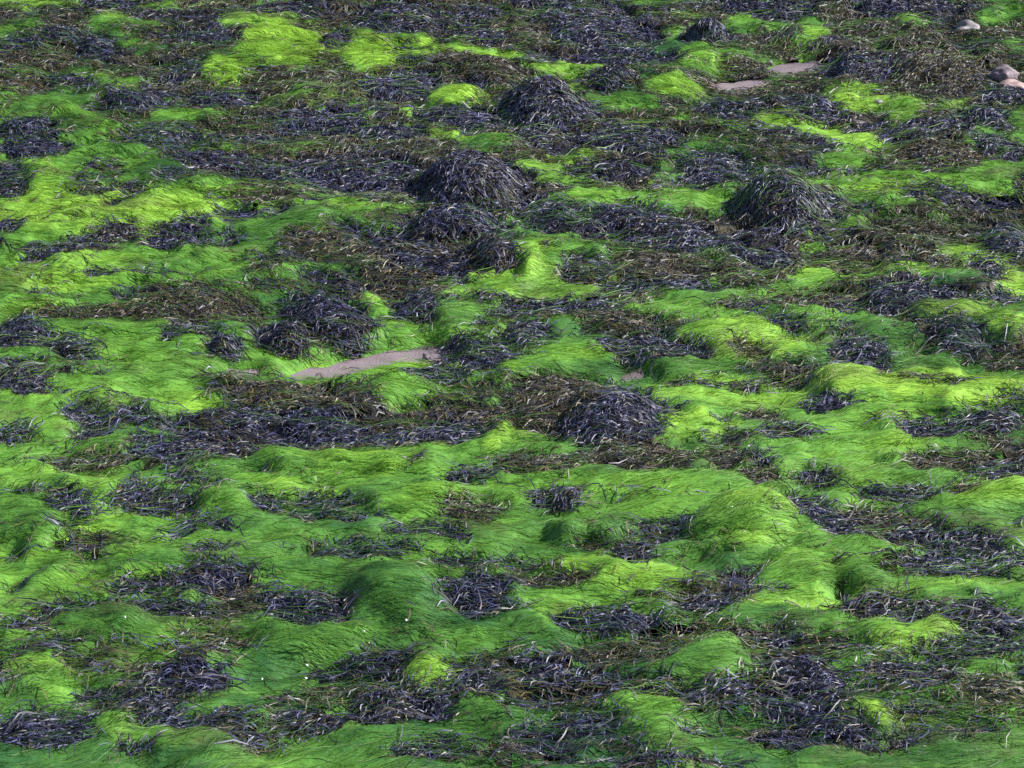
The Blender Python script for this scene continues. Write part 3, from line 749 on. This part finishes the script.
# green threads strewn over brown cover
bi = np.nonzero(VIS & browncell)
x, y = seeds(bi, 760)
keep = rng.random(len(x)) < np.clip(1.15 - samp(MIX, x, y), .12, 1) * (vnoise(x * 4, y * 4, 9) > .38)
x, y = x[keep], y[keep]
parts.append(threads(x, y, samp(YEL, x, y) - .05, .8, 1, .034, 4))
# feathered over the rims of every clump
x, y = seeds(np.nonzero(VIS & (WPROX > .35) & (KIND != -3)), 1100)
keep = rng.random(len(x)) < np.clip(1 - samp(WPROX, x, y), 0, 1) * 1.3 * (vnoise(x * 5, y * 5, 29) > .3)
x, y = x[keep], y[keep]
parts.append(threads(x, y, samp(YEL, x, y) - .03, .7, 1, .040, 4))
# and over the clumps
for k, t in enumerate(THINGS):
    if t[0] == 'G': continue
    idx = np.nonzero((ID == k) & VIS)
    x, y = seeds(idx, 1900 * (t[4] + .09))
    if len(x) == 0: continue
    keep = vnoise(x * 6, y * 6, 19) > .40
    x, y = x[keep], y[keep]
    parts.append(threads(x, y, samp(YEL, x, y) - .05, .75, 1, .042, 4))
def join(parts):
    parts = [p for p in parts if len(p[0])]
    off, Vs, Fs, Ts = 0, [], [], []
    for V, Fq, T in parts:
        Vs.append(V); Fs.append(Fq + off); Ts.append(T); off += len(V)
    return np.concatenate(Vs), np.concatenate(Fs), np.concatenate(Ts)
V, Fq, T = join(parts)
o = mesh_np('threads', V, Fq, M_GREEN, T, parent=gm); tag(o, kind='stuff')


V, Fq, x, y = mat_sheet(VIS & browncell, .001, full=True)
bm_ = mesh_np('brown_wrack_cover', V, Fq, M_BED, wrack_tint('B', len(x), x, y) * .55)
tag(bm_, 'thin olive brown wrack cover strewn with green threads between the clumps', 'seaweed', kind='stuff')
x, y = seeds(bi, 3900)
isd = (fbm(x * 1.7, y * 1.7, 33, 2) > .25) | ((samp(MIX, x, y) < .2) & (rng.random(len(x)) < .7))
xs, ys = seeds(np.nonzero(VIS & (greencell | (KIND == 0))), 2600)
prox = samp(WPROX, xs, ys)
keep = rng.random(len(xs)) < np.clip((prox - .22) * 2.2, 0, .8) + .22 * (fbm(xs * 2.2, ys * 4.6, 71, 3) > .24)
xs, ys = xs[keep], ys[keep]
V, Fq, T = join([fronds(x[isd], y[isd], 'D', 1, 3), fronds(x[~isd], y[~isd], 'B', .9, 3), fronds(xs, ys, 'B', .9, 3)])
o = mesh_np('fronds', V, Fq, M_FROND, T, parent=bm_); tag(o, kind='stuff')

V, Fq, x, y = mat_sheet(VIS & scrapcell, .004, full=True)
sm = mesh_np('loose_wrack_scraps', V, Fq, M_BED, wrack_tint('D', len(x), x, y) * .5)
tag(sm, 'small loose scraps of dark wrack strewn over the green weed', 'seaweed', kind='stuff')
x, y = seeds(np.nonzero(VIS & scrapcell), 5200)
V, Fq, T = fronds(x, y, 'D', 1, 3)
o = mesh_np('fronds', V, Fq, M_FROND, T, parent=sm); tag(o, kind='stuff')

# ------------------------------------------------------------------ the clumps, hummocks and hanks, each its own thing
nf = 0
GROUPS = {'wrack_clump': 'dark wrack clumps', 'brown_wrack_patch': 'brown wrack patches', 'green_weed_hummock': 'green weed hummocks',
          'green_weed_hank': 'hanging green weed hanks', 'green_weed_patch': 'bright green weed patches', 'green_weed_stream': 'green weed streams'}
for k, (kind, name, label, els, val) in enumerate(THINGS):
    mask = (ID == k) & VIS
    idx = np.nonzero(mask)
    if len(idx[0]) < 20:
        print('LOST', label); continue
    ci = len(idx[0]) // 2
    bx, by = float(gx[idx[0]].mean()), float(gy[idx[1]].mean())
    base = (bx, by, float(np.percentile(H[idx], 10)))
    root = bpy.data.objects.new(name, None); col.objects.link(root)
    root.location = base; root.empty_display_size = .1
    tag(root, label, 'seaweed', GROUPS[name])
    V, Fq, x, y = (mat_sheet(mask, .005, full=True) if kind != 'G' else None) or mat_sheet(mask, .005)
    if kind == 'G':
        mesh_np('weed_mat', V, Fq, M_GMAT, greens(samp(YEL, x, y) - .12, len(x), .03, x, y), root, loc=base)
        x, y = seeds(idx, 2300)
        V, Fq, T = threads(x, y, samp(YEL, x, y), 1, 1.2, .006)
        o = mesh_np('threads', V, Fq, M_GREEN, T, root, loc=base); tag(o, kind='stuff')
    else:
        mesh_np('frond_bed', V, Fq, M_BED, wrack_tint(kind, len(x), x, y) * .3, root, loc=base)  # bed tint darkened to paint in the shadow under the fronds
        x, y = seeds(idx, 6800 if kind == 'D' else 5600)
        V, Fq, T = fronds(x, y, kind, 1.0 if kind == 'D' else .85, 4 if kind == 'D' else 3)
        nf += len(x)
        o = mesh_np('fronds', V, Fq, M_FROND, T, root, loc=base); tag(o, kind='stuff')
        if kind == 'D' and els[0][5] >= .5:           # the long pale fronds that stand out singly
            big = els[0][2] * els[0][3]
            for q in range(3 + int(min(9, big / 140))):
                w = rng.integers(0, len(idx[0]))
                x1, y1 = np.array([gx[idx[0][w]]]), np.array([gy[idx[1][w]]])
                P = walk(x1, y1, flow_angle(x1, y1) + rng.normal(0, .7, 1), rng.uniform(.16, .30, 1), 8, rng.normal(0, .18, 1), 2.5,
                         np.array([.03]), np.array([.022]), np.array([.02]), .4)
                V, Fq, T = ribbons(P, rng.uniform(.004, .0065, 1), rng.normal(0, .35, 1)[:, None] + np.cumsum(rng.normal(0, .2, (1, 8)), 1),
                                   np.array([[.032, .030, .042]]) * rng.uniform(.5, 1.4), (.6, 1, 1, 1, .5))
                mesh_np('long_frond', V, Fq, M_FROND, T, root, loc=base)


# ------------------------------------------------------------------ bare stones, pebbles, shells
import bmesh
def stone(name, px, py, rx, ry, dz, mat, label, seed, cat='stone', flat=.7, rotz=0., group=None):
    x, y, t = ground(px, py + ry * .6)
    s = t / F
    z = float(samp(H, np.array([x]), np.array([y]))[0])
    # follow the ray so that the stone stands on the surface that is seen there
    for _ in range(4):
        x, y, t = ground(px, py + ry * .6, z)
        z = float(samp(H, np.array([x]), np.array([y]))[0])
    bm = bmesh.new()
    bmesh.ops.create_icosphere(bm, subdivisions=4 if rx > 8 else 3, radius=1)
    for v in bm.verts:
        c = v.co
        d = 1 + .5 * float(fbm(np.array(c.x * 1.1 + seed), np.array(c.y * 1.1 + c.z * .9 + seed), seed, 3)) 
        v.co = Vector((c.x * rx * s * d, c.y * rx * s * .8 * d, max(c.z, -.5) * ry * s * d * flat * 1.5))
    me = bpy.data.meshes.new(name); bm.to_mesh(me); bm.free()
    for p in me.polygons: p.use_smooth = True
    me.materials.append(mat)
    o = bpy.data.objects.new(name, me); col.objects.link(o)
    o.location = (x, y, z + dz * ry * s); o.rotation_euler = (0, 0, rotz)
    return tag(o, label, cat, group)
M_ST1 = stone_material('grey_stone', (.10, .088, .09), (.25, .22, .225))
M_ST2 = stone_material('purple_stone', (.085, .06, .068), (.20, .15, .165))
M_ST3 = stone_material('pink_stone', (.20, .13, .12), (.40, .29, .26))
stone('bare_stone', 966, 27, 13, 8, .15, M_ST1, 'single smooth grey stone among dark wrack near the top right corner', 3, group='bare stones', rotz=.4)
stone('bare_stone', 1005, 71, 14, 10, .15, M_ST2, 'purplish bare stone near the right edge, behind the pink one', 7, group='bare stones')
stone('bare_stone', 1014, 84, 17, 8, .15, M_ST3, 'pinkish bare stone cut by the right edge, in front of the purplish one', 12, group='bare stones', rotz=.3)
stone('pebble', 769, 62, 4, 3, .1, M_ST1, 'small pale pebble at the left end of the upper sand patch', 4, 'pebble', group='pebbles')
stone('pebble', 858, 126, 8, 3, -.1, M_ST1, 'flat grey pebble in the middle of the upper-right green hollow', 5, 'pebble', group='pebbles')
stone('pebble', 878, 103, 5, 3, 0., M_ST1, 'grey pebble at the foot of the knobbly brown bank', 6, 'pebble', group='pebbles')
stone('pebble', 926, 124, 5, 3, 0., M_ST2, 'small pebble at the right side of the upper-right green hollow', 8, 'pebble', group='pebbles')
stone('pebble', 426, 356, 4, 3, .4, M_ST2, 'small dark pebble on the lower edge of the central sand patch', 9, 'pebble', group='pebbles')

m_shell, nt, p, _ = nmat('white_shell')
p.inputs['Base Color'].default_value = (.6, .6, .58, 1); p.inputs['Roughness'].default_value = .45
def shell(px, py, r, label):
    x, y, t = ground(px, py)
    z = 0
    for _ in range(5):
        z = float(samp(H, np.array([x]), np.array([y]))[0]) + .03
        x, y, t = ground(px, py, z)
    R = .48 * r * t / F
    bm = bmesh.new(); n = 14
    rings = []
    for hgt, rad in ((0, 1), (.22, .82), (.42, .5), (.55, .18)):
        rings.append([bm.verts.new((math.cos(a * 2 * math.pi / n) * R * rad * (1 + .07 * (a % 2)), math.sin(a * 2 * math.pi / n) * R * .8 * rad * (1 + .07 * (a % 2)), hgt * R)) for a in range(n)])
    top = bm.verts.new((0.04 * R, 0, .62 * R))
    for q in range(3):
        for a in range(n): bm.faces.new((rings[q][a], rings[q][(a + 1) % n], rings[q + 1][(a + 1) % n], rings[q + 1][a]))
    for a in range(n): bm.faces.new((rings[3][a], rings[3][(a + 1) % n], top))
    me = bpy.data.meshes.new('shell'); bm.to_mesh(me); bm.free(); me.materials.append(m_shell)
    o = bpy.data.objects.new('shell', me); col.objects.link(o)
    o.location = (x, y, z); o.rotation_euler = (random.uniform(-.6, .6), random.uniform(-.6, .6), random.uniform(0, 6))
    tag(o, label, 'shell', 'white shells on the weed')
shell(406, 620, 3.4, 'white shell fleck in the middle of the big folded green drape')
shell(364, 631, 2.6, 'white shell fleck at the left side of the big folded drape')
shell(369, 643, 2.2, 'white shell fleck at the lower left foot of the big folded drape')
shell(307, 665, 3.6, 'upper white shell fleck of two on the green left of the black dome')
shell(306, 678, 3.4, 'lower white shell fleck of two on the green left of the black dome')
shell(262, 679, 2.8, 'white shell fleck left of the pair of flecks near the black dome')
shell(125, 617, 2.6, 'white shell fleck on the thin dark strip, lower left')
shell(193, 616, 2.8, 'white shell fleck in the lower-left silvery raft')
shell(180, 658, 2.4, 'white shell fleck beside the green-streaked brown arc, lower left')
shell(1006, 273, 3.2, 'white shell fleck on the bright streak near the right edge')
shell(732, 507, 3.0, 'white shell fleck on the green above the biggest bright dome')
